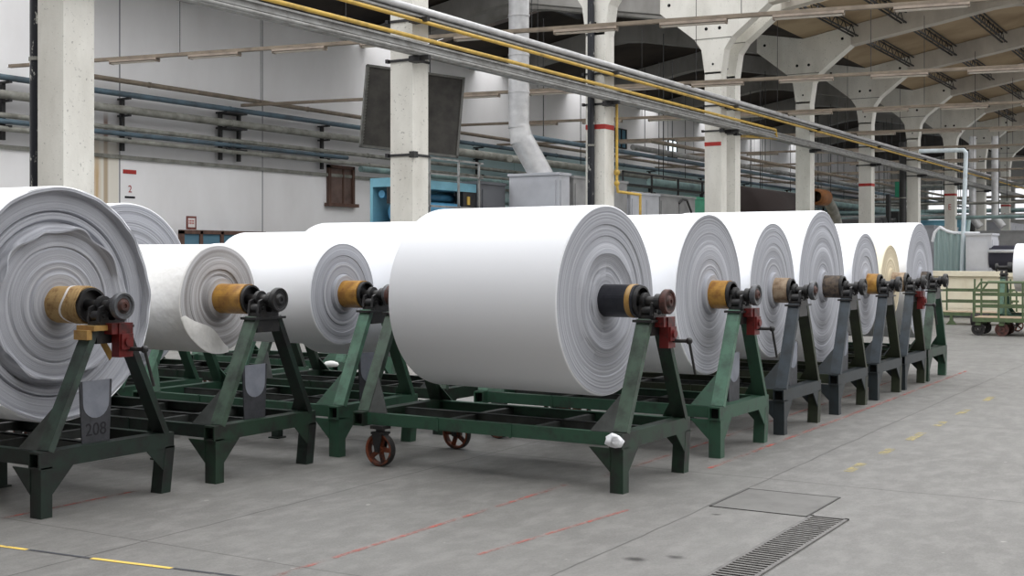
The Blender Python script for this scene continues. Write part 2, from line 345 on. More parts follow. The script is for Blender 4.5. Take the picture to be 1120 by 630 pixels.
    if red:
        m = MB(); m.box((1.06,-.01,.95),(1.13,.105,1.17)); m.box((1.05,-.06,1.10),(1.12,-.01,1.17)); m.box((1.13,.0,1.0),(1.145,.095,1.1)); m.tube((1.12,.05,1.05),(1.16,.05,1.05),.03,14)
        gb = m.build('gear_housing', REDP, t)
        m = MB(); m.tube((1.12,.07,1.0),(1.25,.10,1.0),.014,8); m.ball((1.24,.10,1.0),.026); m.tube((1.24,.10,1.0),(1.26,.16,.76),.010,8); m.build('crank', BLACKMETAL, gb)
    if plate:
        m = MB(); w = .13; pts = [(-w,.405),(w*.92,.405),(w,.80)]
        U = [(w-.02,.80)] + [((w-.025)*math.cos(a), .66-.10*math.sin(a)) for a in [PI*k/10 for k in range(11)]] + [(-w+.02,.80)]
        yo = -.06
        m.prism([(yo+u,z) for u,z in [(-w,.80),(-w*.85,.405),(w*.85,.405),(w,.80)]], .962, .972, 'YZ', 0)
        m.prism([(yo+u,z) for u,z in U], .9715, .9745, 'YZ', 1)
        pl = m.build('number_plate', [PLATE, PLATEL], t)
        if num:
            text('plate_number', num, .115, INK, pl, (.9735, yo, .485), (PI/2, 0, PI/2), .0006)
    if rag:
        m = MB(); m.lathe([(-.012,.0),(-.01,.045),(.03,.058),(.05,.04),(.06,0)], 9, 0, 'Y', (1.0,-.60,.36), True, lambda k,a,x_,r_: (.012*math.sin(3*a+k), .012*math.sin(2*a+k)*(r_>0))); rg = m.build('white_rag', CLOTH, t)
        rg['label'] = 'white cloth stuffed into the open tube end'
    return t
# ------------------------------------------------------------------ fabric roll
def roll(x, y, rz, R, xr, label, core='card', z=1.28, xl=-.83, style='plain', beige=False, loose=False, corelen=None, disc=GREYDISC, coreR=.118, yaw_all=0, colour=None):
    """horizontal roll of cloth wound on a core; xr/xl = its faces measured from the stand's middle"""
    t = thing('fabric_roll', label, 'fabric roll', (x, y, z), rz, 'rolls of cloth on stands')
    W = BEIGECLOTH if beige else (colour or (CLOTH2 if loose else CLOTH)); Fm = BEIGEFACE if beige else (FACE2 if loose else FACE)
    n = 128
    rnd = random.Random(int(R*1000)+int(x*10)+int(y*100))
    def face(xf, s):
        """end-face profile from the rim to the core"""
        p = [(xf-s*.02, R), (xf-s*.006, R-.003), (xf, R-.012)]; r = R-.012
        if style == 'wavy' and s > 0:
            p += [(xf, R-.03), (xf-.05, R-.045), (xf-.055, R*.80), (xf-.085, R*.785), (xf-.06, R*.77), (xf-.06, R*.72), (xf-.09, R*.70), (xf-.03, R*.665), (xf+.012, R*.655), (xf+.012, R*.64), (xf-.03, R*.60), (xf-.03, R*.50),
                  (xf-.045, R*.49), (xf-.03, R*.47), (xf-.03, R*.38), (xf-.02, R*.36), (xf-.025, R*.34), (xf-.025, R*.28), (xf-.015, R*.26), (xf-.02, coreR*1.3), (xf-.02, .06)]
            return p
        if style == 'step' and s > 0:
            p += [(xf-.004, R*.80), (xf-.012, R*.79), (xf-.008, R*.68), (xf-.014, R*.67), (xf-.010, R*.57), (xf+.006, R*.53), (xf+.010, R*.50), (xf-.006, R*.465), (xf-.018, R*.30), (xf-.010, R*.28), (xf-.016, coreR*1.2), (xf-.02, .06)]
            return p
        k = 0
        while r > coreR*1.6:
            st = rnd.uniform(.03,.09); r2 = max(r-st, coreR*1.5); d = rnd.uniform(-.005,.003) if not loose else rnd.uniform(-.02,.012)
            p += [(xf+s*d, r-.004), (xf+s*d, r2)]; r = r2
        p += [(xf, coreR*1.45), (xf+s*.03, coreR*1.35), (xf+s*.03, coreR*1.1), (xf+s*.03, .06)]
        return p
    pr = face(xr, 1); plf = face(xl, -1)
    prof = plf[::-1] + pr; nl = len(plf)
    mis = [1]*(len(prof)-1)
    for k in range(nl-3, nl+2): mis[k] = 0
    def fn(k, a, xx, rr):
        dx = dr = 0
        if k == len(prof)-len(pr)+0 or k >= nl:
            kk = k-nl
            if style == 'wavy':
                if kk in (2,3): dx = .006*math.sin(9*a+1)+.005*math.sin(23*a); dr = .003*math.sin(13*a)
                if kk in (4,): dr = .006*math.sin(17*a)
                if 10 <= kk <= 12: dr = R*.030*(math.sin(6*a+.5)*.5+math.sin(11*a)*.45)+.016*math.sin(2*a+1); dx = .018*math.sin(9*a+2)
                if kk >= 13: dr = .006*math.sin(3*a)*(rr > .12)
            elif style == 'step':
                if 8 <= kk <= 11: dr = .006*math.sin(3*a+1)+.003*math.sin(7*a); dx = .004*math.sin(5*a)
            elif loose and rr > coreR*1.6 and rr < R-.02: dr = .008*math.sin(2*a+rr*9); dx = .006*math.sin(3*a+rr*17)
        if loose and rr > R-.03: dr += -.006*abs(math.sin(2.5*a+xx*2))
        return (dx, dr)
    m = MB(); m.lathe(prof, n, 0, 'X', (0,0,0), True, fn, mis)
    cl = m.build('wound_cloth', [W, Fm], t)
    try:
        md = cl.modifiers.new('edge', 'EDGE_SPLIT'); md.split_angle = math.radians(32)
    except Exception: pass
    cm = CORES[core]
    ce = corelen or .92
    for s, a, b in ((1, xr-.06, ce), (-1, -xl-.03, 1.02)):
        lab = None
        m = MB(); m.lathe([(s*a, coreR-.006), (s*a, coreR), (s*b, coreR), (s*b, coreR-.012), (s*(b-.05), coreR-.014), (s*(b-.05), .03)], 36, 0, 'X', (0,0,0), False, (lambda k,an,x_,r_: (0, .0015*math.sin(7*an))))
        if core == 'black' and s > 0: m.lathe([(b-.06, coreR+.002),(b-.02, coreR+.003),(b-.02,coreR-.004)], 36, 1, 'X')
        if core == 'card' and s > 0:
            for q in range(5): m.lathe([(a+.19+.03*q, coreR+.002),(a+.205+.03*q, coreR+.004),(a+.21+.03*q, coreR+.001)], 30, 2 if q == 0 else 0, 'X', (0,0,0), True, lambda k,an,x_,r_: (.02*math.sin(3*an), 0))
        m.build('core_tube', [cm, TAPE, SIGNW], t)
        m = MB(); e = b+(.03 if s > 0 else .12); cr = coreR*.93
        m.lathe([(s*(b-.03), cr-.01), (s*(b-.03), cr), (s*e, cr), (s*e, cr-.014), (s*(e-.05), cr-.018), (s*(e-.05), .03)], 30, 0, 'X', (0,0,0), False); m.build('end_cup', BLACKMETAL, t)
    m = MB(); m.tube((-1.36,0,0),(1.13,0,0),.036,18)
    for s in (1,):
        m.lathe([(s*.955,.03),(s*.955,.062),(s*.985,.062),(s*.985,.03)], 24, 0, 'X', (0,0,0), False); m.lathe([(s*1.06,.03),(s*1.06,.055),(s*1.10,.055),(s*1.10,.03)], 24, 0, 'X', (0,0,0), False)
    m.build('shaft', BLACKMETAL, t)
    for s in (-1, 1):
        dx = 0 if s > 0 else -.22
        m = MB(); m.lathe([(s*1.12,.03),(s*1.12,.082),(s*1.13,.088),(s*1.16,.088),(s*1.168,.083),(s*1.166,.07),(s*1.158,.066),(s*1.158,.05)], 36, 0, 'X', (dx,0,0), False)
        m.lathe([(s*1.158,.052),(s*1.158,.045),(s*1.175,.03),(s*1.175,.016),(s*1.166,.014),(s*1.166,0)], 20, 1, 'X', (dx,0,0), False)
        m.build('end_disc', [disc, RUSTD if s > 0 and disc is not BLACKMETAL else BLACKMETAL], t)
    return t
XR = -4.74
R_ = [ # y, rz(deg), green, leg, R, face, core, style, text about stand, text about roll
 (8.22,-4,0,0,.69,.66,'black','step','green stand under the largest front roll, white rag in its tube end','very large white fabric roll at the front of the right row, black core'),
 (9.95,-2,1,1,.675,.74,'tape','plain','second stand of the right row, bright green with the cleanest paint','second white fabric roll of the right row, amber taped core'),
 (11.45,0,3,2,.635,.76,'pale','plain','third stand of the right row, olive side beam and blue-grey post','third white roll of the right row, smaller, pale taped core'),
 (13.12,0,3,2,.80,.72,'dirty','plain','fourth stand of the right row, blue-grey uprights, pale number plate','fourth white roll of the right row, tallest of the far rolls, dirty core'),
 (14.6,0,3,2,.59,.77,'tape','plain','fifth stand of the right row, in front of the thin beige roll','fifth white roll of the right row, amber core, small round face'),
 (15.85,0,3,2,.46,.74,'pale','beige','sixth stand of the right row, carrying the thin beige roll','small beige fabric roll, thinnest of the right row'),
 (17.05,0,1,0,.76,.82,'dirty','plain','farthest stand of the right row, last before the open aisle','farthest white fabric roll of the right row, beside the aisle')]
for i, (y, rz, g, gl, R, xf, core, st, ls, lr) in enumerate(R_):
    a = math.radians(rz)
    stand(XR, y, a*.35, g, ls, plate=i in (1,2,3), red=i in (0,1,5), rag=i == 0, gleg=gl, prop=i > 0)
    roll(XR, y, a, R, xf, lr, core, style=st if st != 'beige' else 'plain', beige=st == 'beige', disc=RUSTD if i == 0 else BLACKMETAL if i > 2 else GREYDISC)
XL = -7.43
stand(XL, 5.65, 0, 4, 'dark green stand under the huge left roll, plate marked 208, yellow tape on its head', num='208', red=True, tape=True, gleg=4)
roll(XL, 5.65, 0, .785, .57, 'huge white fabric roll at the left edge with ragged wavy inner layers and cardboard core', 'card', style='wavy', coreR=.122, corelen=.84)
stand(XL+.06, 7.07, 0, 4, 'dark green stand under the loosely wound roll, second of the left row', gleg=0)
roll(XL+.06, 7.07, 0, .415, .56, 'loosely wound white roll with a fold of cloth hanging over its face', 'tape', loose=True, coreR=.112, corelen=.86, disc=BLACKMETAL, xl=-.8)
stand(XL+.06, 8.44, 0, 1, 'green stand third in the left row, half hidden behind the largest front roll', gleg=1)
roll(XL+.06, 8.44, 0, .435, .66, 'white fabric roll third in the left row, amber core, partly behind the front roll', 'tape', coreR=.115, corelen=.88, xl=-.8)
stand(XL+.06, 9.9, 0, 0, 'stand fourth in the left row, wholly behind the largest front roll', plate=False, gleg=0)
roll(XL+.06, 9.9, 0, .65, .66, 'white roll fourth in the left row, rising in front of the second pillar', 'pale', xl=-.72)
XB = -9.98
for y, R, g, ls, lr in ((6.85,.5,0,'green stand behind the huge left roll, left end row','white roll of the back row hidden mostly behind the huge left roll'),
                (8.5,.83,1,'back row stand under the tall grey-faced roll behind the left one','tall roll of the back row, its face rising behind the huge left roll'),
                (10.1,.42,0,'back row stand directly behind the loosely wound roll','low white roll of the back row between the tall roll and the long one'),
                (11.7,.61,1,'back row stand behind the third left roll, bright green upright','white roll of the back row whose top shows above the third left roll')):
    if y == 6.85:
        continue
    stand(XB, y, 0, g, ls, plate=False, gleg=1)
    roll(XB, y, 0, R, .6, lr, 'pale', disc=BLACKMETAL, xl=-.85)
# loose fold hanging on the second left roll
m = MB()
def fold():
    pts = []; X = XL+.06+.56
    yc, zc, R = 7.07, 1.28, .415
    N, K = 14, 5
    vs = []
    for i in range(N+1):
        a = math.radians(198 + 84*i/N)                  # along the rim, from lower left to the bottom
        for k in range(K+1):
            f = k/K; arch = math.sin(PI*i/N)
            rr = R*(1.015 - f*(.10+.32*arch))
            vs.append((X + .012 + .03*f*arch + .012*math.sin(5*a+3*f)*arch, yc + rr*math.cos(a), zc + rr*math.sin(a)))
    fs = [(i*(K+1)+k, i*(K+1)+k+1, (i+1)*(K+1)+k+1, (i+1)*(K+1)+k) for i in range(N) for k in range(K)]
    m.add(vs, fs, 0, True); n = len(m.v); m.add([(x-.01,y,z) for x,y,z in vs], [f[::-1] for f in fs], 0, True)
    return m
o = fold().build('hanging_fold', CLOTH2)
for q in bpy.data.objects:
    if q.get('label','').startswith('loosely wound'):
        o.parent = q; o.location = (-q.location.x, -q.location.y, -q.location.z)

# ------------------------------------------------------------------ setting: floor, wall, roof, pillars
m = MB(); m.box((-26,-4,-.2),(12,97,0)); tag(m.build('floor', FLOOR), 'worn grey concrete floor of the mill', None, None, 'structure')
m = MB(); m.box((-24.4,-4,0),(-24,96,8.3)); tag(m.build('wall_left', WALL), 'long white plastered wall behind the wall pipes', None, None, 'structure')
m = MB(); m.box((-24,95,0),(12,95.4,4.2)); m.box((-24,95,6.4),(12,95.4,9.4))
for x in range(-24, 12, 2): m.box((x,95,4.2),(x+.7,95.4,6.4))  # openings between these piers are added to brighten the far hall
for z in (4.8, 5.5): m.box((-24,95.1,z),(12,95.3,z+.1))
tag(m.build('wall_back', concrete_white('far_wall', (214,214,210), (190,190,186), .5, False)), 'far end wall of the hall with openings added to brighten the far end', None, None, 'structure')
WY = 9.95; PY = [WY + 6.86*k for k in range(10)]
prof = [(.23,6.2),(.31,6.82),(.5,7.1),(1,7.5),(1.45,7.85),(3.0,8.12),(4.6,8.4),(5.4,8.55),(6,8.6)]
topz = lambda h: 8.15 + .185*h
ordn = ['first','second','third','fourth','fifth','sixth','seventh','eighth','ninth','farthest']
cols = []
for k, py in enumerate(PY):
    if k == 3: cols += [(k, py-.38, 0), (k, py+.60, 1)]
    else: cols.append((k, py, 0))
for k, py, dup in cols:
    hd = .19 if k == 3 else .22
    desc = '%s white concrete pillar of the row from the left' % ordn[k]
    if k == 3: desc = 'fourth pillar, front half of the double pillar' if not dup else 'fourth pillar, rear half of the double pillar behind a narrow gap'
    if k == 9: desc = 'farthest white concrete pillar of the row'
    t = thing('pillar', desc, 'pillar', (-12, py, 0), 0, 'white concrete pillars', 'structure')
    m = MB(); m.box((-.22,-hd,0),(.22,hd,6.25))
    # haunched head on both sides
    P = [(.22,6.2)] + prof[1:5] + [(1.45, topz(1.45)), (0, topz(0)), (-1.45, topz(1.45))] + [(-h,z) for h,z in prof[1:5]][::-1] + [(-.22,6.2)]
    m.prism(P, -hd, hd, 'XZ'); m.box((-.5,-hd-.004,7.085),(.5,-hd,7.11),1)
    m.build('shaft', [PILLAR, GREYPIPE], t)
    if k in (2,3,5,7,9) and not dup:
        zb = {2:4.29,3:4.43,5:4.08,7:4.31,9:4.3}[k]
        m = MB(); w = .224; h_ = .05; b = hd+.004
        m.box((-w,-b,zb-h_),(w,-b+.003,zb+h_)); 
        if k != 3: m.box((w-.003,-b,zb-h_),(w,b,zb+h_))
        m.build('red_band', REDBAND, t)
        if k in (7,9): text('red_mark', {7:'E',9:'2'}[k], .36, REDPAINT, t, (0,-b-.002,3.75), (PI/2,0,0), .001, .8)
    if k not in (4,):
        for zz in (4.76, 5.40) + ((3.23,) if k == 1 else ()):
            m = MB(); b = hd+.02
            m.box((-.24,-b,zz-.02),(.24,-b+.018,zz+.02)); m.box((.222,-b,zz-.02),(.24,b,zz+.02)); m.box((-.24,-b,zz-.02),(-.222,b,zz+.02)); m.box((.20,-b-.05,zz-.05),(.30,-b+.06,zz+.05)); m.box((-.29,-b-.03,zz-.03),(-.24,-b+.04,zz+.03))
            m.build('strap', DARKSTEEL, t)
    # bolt holes in the head, their shade painted as black discs
    m = MB()
    for hx, hz in ((-.18,7.35),(.18,7.35),(-1.2,8.05),(1.2,8.05),(0,6.45)): m.tube((hx,-hd-.003,hz),(hx,-hd+.01,hz),.045 if hx else .03,10)
    m.build('bolt_hole', DARKHOLE, t)
    # arched roof beams, right bay and left bay
    for s, nm in ((1,'right'),(-1,'left')):
        if s > 0 and k < 2: continue
        if s < 0 and k < 2: continue
        P = [(s*h,z) for h,z in prof[4:]] + [(s*(12-h),z) for h,z in prof[4:-1]][::-1]
        if s > 0: P += [(s*(12-h),z) for h,z in prof[:4]][::-1] + [(s*12, 6.2)]
        P += [(s*12, topz(0)), (s*6, topz(6)), (s*1.45, topz(1.45))]
        m = MB(); m.prism(P, -hd+.01, hd-.01, 'XZ')
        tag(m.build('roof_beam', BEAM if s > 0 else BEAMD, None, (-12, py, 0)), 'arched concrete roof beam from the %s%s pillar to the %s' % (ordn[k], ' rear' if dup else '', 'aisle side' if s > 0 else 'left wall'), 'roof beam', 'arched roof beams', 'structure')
def slab(name, x0, z0, x1, z1, y0, y1, mat, label):
    m = MB(); m.add([(x0,y0,z0),(x1,y0,z1),(x1,y1,z1),(x0,y1,z0),(x0,y0,z0+.12),(x1,y0,z1+.12),(x1,y1,z1+.12),(x0,y1,z0+.12)], [(0,3,2,1),(4,5,6,7),(0,1,5,4),(1,2,6,5),(2,3,7,6),(3,0,4,7)])
    tag(m.build(name, mat), label, None, None, 'structure')
def bays(name, x0, z0, x1, z1, ys, mat, label):
    # roof panels with gaps added behind every beam to let sky light in
    m = MB()
    for y0, y1 in ys:
        m.add([(x0,y0,z0),(x1,y0,z1),(x1,y1,z1),(x0,y1,z0),(x0,y0,z0+.12),(x1,y0,z1+.12),(x1,y1,z1+.12),(x0,y1,z0+.12)], [(0,3,2,1),(4,5,6,7),(0,1,5,4),(1,2,6,5),(2,3,7,6),(3,0,4,7)])
    tag(m.build(name, mat), label, None, None, 'structure')
RB = [(PY[k]+(1.1 if k == 3 else 0)+2.0, (PY[k+1]+.2) if k < 9 else 95) for k in range(3, 9)] + [(PY[9]+2, 95)]
bays('ceiling_right', -12, 8.17, -6, 9.27, RB, CEIL, 'beige sloping roof panels rising from the pillars')
bays('ceiling_aisle', -6, 9.27, -4.3, 8.96, RB, CEIL, 'beige sloping roof panels beyond the ridge')
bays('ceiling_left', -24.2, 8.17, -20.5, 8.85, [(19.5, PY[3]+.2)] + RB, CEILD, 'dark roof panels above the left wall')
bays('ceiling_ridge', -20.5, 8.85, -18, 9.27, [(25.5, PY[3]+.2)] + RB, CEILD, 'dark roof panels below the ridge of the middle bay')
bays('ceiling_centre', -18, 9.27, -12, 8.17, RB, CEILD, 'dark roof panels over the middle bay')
m = MB(); m.box((-24.4,-4,8.6),(12,1.0,8.8)); tag(m.build('ceiling_front', CEIL), 'unseen roof over the near end of the hall, added to cut front light', None, None, 'structure')  # unseen slab added to hold back sky light from the front
m = MB(); m.box((-24.4,-4.3,0),(12,-4,8.8)); tag(m.build('wall_front', BEAMD), 'unseen end wall behind the viewer, added to cut front light', None, None, 'structure')  # unseen dark wall added to block light from behind the camera
m = MB(); m.box((12,-4,0),(12.3,20,7.5)); m.box((12,20,0),(12.3,95,1.6)); m.box((12,20,7),(12.3,95,7.5))
for y in range(20, 95, 5): m.box((12,y,1.6),(12.3,y+.3,7))  # openings in this unseen wall are added to light the far hall
tag(m.build('wall_right', BEAM), 'unseen right side wall of the hall with a band of openings added for light', None, None, 'structure')
m = MB()
for y in range(1, 32, 3): m.box((-24,y,8.9),(12,y+.08,9.0))  # bars added over the roof left open to let sky light in
for x in range(-22, 12, 4): m.box((x,1,8.8),(x+.12,34,9.0))
tag(m.build('roof_opening_bars', DARKSTEEL), 'bars added across the roof opening that lets sky light onto the roll stands', None, None, 'structure')
# lattice purlins of the right bay
for k in range(2, 9):
    ya, yb = PY[k]+.25, PY[k+1]-.25
    for j, h in enumerate((1.6, 3.0, 4.6, 6.2, 7.8)):
        zt = topz(h if h < 6 else 12-h) - .05
        m = MB()
        for dx in (-.07, .07): m.box((h-dx-.02, ya, zt-.03), (h-dx+.02, yb, zt)); m.box((h-dx-.02, ya, zt-.33), (h-dx+.02, yb, zt-.29))
        n = 16
        for q in range(n):
            y0 = ya+(yb-ya)*q/n; y1 = ya+(yb-ya)*(q+1)/n
            m.bar((h,y0,zt-(.02 if q%2 else .31)),(h,y1,zt-(.31 if q%2 else .02)),.02,.02)
        m.box((h-.1,ya-.04,zt-.38),(h+.1,ya+.10,zt-.26),1)
        tag(m.build('roof_purlin', [DARKSTEEL, SIGNW], None, (-12,0,0)), 'dark lattice roof joist, number %s up the slope after the %s pillar' % (['one','two','three','four','five'][j], ordn[k]), 'roof joist', 'lattice roof joists', 'structure')

# black drain pipes on the pillars
def pipe_v(x, y, z0, z1, r, mat, label, nm='drain_pipe', cat='drain pipe', rings=True, group=None):
    m = MB(); m.tube((x,y,z0),(x,y,z1),r,20)
    if rings:
        z = z0+1.5
        while z < z1: m.lathe([(z-.02,r),(z-.02,r+.012),(z+.02,r+.012),(z+.02,r)], 20, 1, 'Z', (x,y,0), False); z += 2.4
    return tag(m.build(nm, [mat, GREYPIPE]), label, cat, group)
pipe_v(-12.33, PY[0]-.12, 0, 6.1, .10, BLACKPIPE, 'thick peeling black drain pipe at the left of the first pillar', group='black drain pipes')
pipe_v(-12.05, PY[2]-.31, 0, 8, .075, BLACKPIPE, 'peeling black pipe running down the third pillar', group='black drain pipes')
pipe_v(-12.35, PY[6]-.3, 0, 6.1, .14, BLACKMETAL, 'black drain pipe beside the seventh pillar', group='black drain pipes')
pipe_v(-12.35, PY[8]-.3, 0, 6.1, .14, BLACKMETAL, 'black drain pipe beside the ninth pillar', group='black drain pipes')

# ------------------------------------------------------------------ overhead trunking along the pillars
t = thing('cable_trunking', 'lower grey trunking with a yellow pipe along the pillars', 'cable trunking', (-11.6,0,0))
m = MB(); m.box((-.10,9,4.80),(.02,75,4.84)); m.box((.0,9,4.84),(.02,75,4.97)); m.box((-.10,9,4.88),(.05,75,4.91)); m.box((-.10,9,4.97),(.06,75,5.0)); m.tube((.09,9,4.83),(.09,75,4.83),.028,8); m.build('trunk', GREYTRUNK, t)
m = MB(); m.path([(.05,9,5.06),(.05,33.4,5.06),(.05,33.5,4.83),(-.2,31.4,4.74)], .034); m.build('yellow_pipe', YPIPE, t)
for py in PY[1:]:
    m = MB(); m.box((-.17,py-.30,4.73),(.18,py-.22,4.80)); m.box((-.16,py-.36,4.70),(.02,py-.16,4.79)); m.build('bracket', DARKSTEEL, t)
t = thing('cable_trunking', 'upper trunking with a silver pipe above and a yellow pipe below', 'cable trunking', (-11.6,0,0))
m = MB(); m.tube((0,9,5.53),(0,75,5.53),.055,14); m.build('silver_pipe', GALV, t)
m = MB(); m.box((-.16,9,5.44),(-.05,75,5.58)); m.box((-.06,9,5.40),(.05,75,5.43)); m.build('trunk', GREYTRUNK, t)
m = MB(); m.tube((.04,9,5.34),(.04,75,5.34),.032,10); m.build('yellow_pipe', YPIPE, t)
for py in PY[1:]:
    m = MB(); m.box((-.17,py-.30,5.34),(.16,py-.22,5.41)); m.box((-.16,py-.36,5.33),(.0,py-.16,5.44)); m.build('bracket', DARKSTEEL, t)
# yellow gas pipe on the third pillar
m = MB(); m.path([(-11.68,PY[2]+.15,4.9),(-11.68,PY[2]+.15,3.1),(-11.68,PY[2]+.2,2.95),(-11.68,PY[2]+1.3,2.93),(-11.68,PY[2]+1.3,1.2)], .03); m.ball((-11.68,PY[2]+.15,3.35),.07); m.ball((-11.68,PY[2]+.15,3.12),.06)
tag(m.build('gas_pipe', YPIPE), 'yellow gas pipe dropping beside the third pillar', 'gas pipe')

# ------------------------------------------------------------------ lamp lines
u = Vector((0.98575, 0.16821, 0)); ang = math.atan2(u.y, u.x)
def lamp_line(yc, t0, t1, zl, first, label, lens, n_from, n_to):
    org = Vector((-12, yc, zl))
    m = MB(); m.bar((t0,0,0),(t1,0,0),.058,.058,(0,1,0)); m.box((t0,-.05,-.045),(t1,.05,-.035))
    k = t0+.6
    tt = tag(m.build('lamp_rail', BROWNPIPE, None, org, ang), label, 'lamp rail', 'lamp rails under the roof')
    zz = 8.2
    while k < t1: 
        mm = MB(); mm.tube((k,0,.0),(k,0,2.5+.1*math.sin(k)),.008,6); mm.build('hanger_rod', DARKSTEEL, tt); k += 3.9
    for j in range(n_from, n_to+1):
        c = first + 2.0*j
        p = org + u*c + Vector((0,0,-.04))
        L = .60
        t = thing('tube_lamp', 'x', 'tube lamp', p, ang, 'unlit tube lamps')
        m = MB(); m.prism([(-.085,-.05),(.085,-.05),(.07,.0),(-.07,.0)], -L, L, 'YZ'); m.box((-L,-.07,-.085),(-L+.03,.07,-.03)); m.box((L-.03,-.07,-.085),(L,.07,-.03)); m.build('housing', FIXT, t)
        m = MB(); m.tube((-L+.03,-.035,-.065),(L-.03,-.035,-.065),.018,8); m.tube((-L+.03,.035,-.065),(L-.03,.035,-.065),.018,8); m.build('tube', TUBE, t)
        lamps.append((t, p, lens))
lamps = []
LN = ['nearest','second','third','fourth','fifth','sixth','seventh','eighth','ninth']
rng = [(-5,5),(-3,4),(-4,4),(-4,4),(-4,4),(-4,4),(-4,4),(-4,4)]
for k in range(8):
    y = PY[1]+3.43+6.86*k
    z = 5.80 if k == 0 else 5.62
    t0 = -12.0 if k != 1 else -11.6
    a, b = rng[k]
    lamp_line(y, t0, 11, z, 1.2 if k else 1.35, '%s lamp rail from the front, hanging across the hall' % LN[k], k, a, b)
for t, p, k in lamps:
    d = (p.x+12); s = 'left of' if d < 0 else 'right of'
    n = abs(round((p - Vector((-12, PY[1]+3.43+6.86*k, p.z))).dot(u)/2.0 - .3)) 
    nn = ['first','first','second','third','fourth','fifth','sixth'][min(6, n + (0 if d < 0 else 1))]
    t['label'] = 'unlit tube lamp on the %s lamp rail, %s one %s the pillar row' % (LN[k], nn, s)

# ------------------------------------------------------------------ wall pipes
def wall_pipe(x, z, r, y0, y1, mat, label):
    m = MB(); m.tube((x,y0,z),(x,y1,z),r,12)
    y = y0+2
    while y < y1: m.lathe([(y-.03,r),(y-.03,r+.012),(y+.03,r+.012),(y+.03,r)], 12, 0, 'Y', (x,0,z), False); y += 6
    tag(m.build('wall_pipe', mat), label, 'pipe', 'pipes along the left wall')
wall_pipe(-23.72, 5.83, .06, 20.2, 90, BROWNPIPE, 'topmost thin brown pipe along the left wall')
wall_pipe(-23.70, 5.51, .07, 5, 90, BLUEPIPE, 'blue pipe high on the left wall, second from the top')
wall_pipe(-23.66, 5.13, .10, 5, 90, GREYPIPE, 'thick grey pipe in the middle of the wall pipes')
wall_pipe(-23.70, 4.68, .06, 5, 90, GREYPIPE, 'thin grey pipe just above the lower blue pipe on the wall')
wall_pipe(-23.70, 4.55, .06, 5, 30, BLUEPIPE, 'lower blue pipe on the left wall')
wall_pipe(-23.64, 4.38, .06, 5, 90, GREYPIPE, 'lowest pale grey pipe on the left wall')
wall_pipe(-23.2, 4.2, .09, 30, 90, GREENPIPE, 'pale green pipe low on the wall beyond the second pillar')
wall_pipe(-22.9, 3.5, .12, 33, 90, GREENPIPE, 'fat green pipe behind the machines')
for i, y in enumerate((14.5, 18.07, 21.45, 25.15, 29.0, 33.5, 37.5, 42, 47, 52, 58, 64, 71, 78)):
    m = MB()
    ys = (y,) if i != 3 else (y-.35, y+.35)
    for yy in ys: m.box((-23.90,yy-.05,4.15),(-23.82,yy+.05,5.42)); 
    for z in (5.42, 5.01, 4.45): m.box((-23.99,y-.04-(.35 if i == 3 else 0),z-.03),(-23.58,y+.04+(.35 if i == 3 else 0),z+.015))
    tag(m.build('pipe_bracket', DARKSTEEL), 'black ladder bracket holding the wall pipes, %s along the wall' % ['first','second','third','fourth and double','fifth','sixth','seventh','eighth','ninth','tenth','eleventh','twelfth','thirteenth','last'][i], 'bracket', 'brackets under the wall pipes')
# ledge below the pipes
m = MB(); m.box((-24,5,3.97),(-23.93,90,4.06)); tag(m.build('trim_1', GREYPIPE), 'thin grey ledge on the left wall below the pipes', None, None, 'structure')
# red marks on the wall
m = MB(); m.box((-23.998,21.6,3.62),(-23.99,22.02,3.72)); tag(m.build('wall_mark', REDBAND), 'short red painted bar on the white wall', 'painted mark')
w_ = text('wall_number', '2', .25, REDPAINT, None, (-23.99,21.82,3.24), (PI/2,0,PI/2), .001); tag(w_, 'small red number painted on the wall below the red bar', 'painted number')
m = MB(); m.box((-23.998,21.66,3.02),(-23.99,21.98,3.07)); tag(m.build('wall_mark', INK), 'tiny dark line under the red number on the wall', 'painted mark')
# brown window
t = thing('window_1', 'small brown window high in the left wall under the pipes', 'window', (-23.95, 30.0, 3.2), 0, None, 'structure')
m = MB(); m.box((-.04,-.62,-.04),(.06,-.52,1.12)); m.box((-.04,.52,-.04),(.06,.62,1.12)); m.box((-.04,-.62,1.02),(.06,.62,1.12)); m.box((-.04,-.72,-.12),(.14,.72,-.02)); m.build('window_frame', BROWNW, t)
m = MB(); m.box((-.03,-.52,-.02),(.0,.52,1.02)); m.box((-.02,.08,-.02),(.03,.13,1.02),1); m.build('pane', [paint('brown_dusty_glass',(112,92,84),(80,62,56),3,(.4,.7),.3), BROWNW], t)
# small bright windows far along the wall
for i, (y, z) in enumerate(((54.7, 6.25), (49.2, 6.3))):
    t = thing('window_%d' % (i+2), 'small bright window near the top of the far left wall' if not i else 'second small window high in the far left wall', 'window', (-23.95, y, z), 0, None, 'structure')
    m = MB(); m.box((-.03,-.5,0),(.02,.5,.75)); m.build('pane', SKYGL if i == 0 else GLASS, t)
    m = MB()
    for yy in (-.52,-.02,.46): m.box((-.02,yy,-.04),(.06,yy+.06,.8))
    m.box((-.02,-.5,-.05),(.06,.5,.0)); m.box((-.02,-.5,.75),(.06,.5,.8)); m.build('window_frame', DARKSTEEL, t)
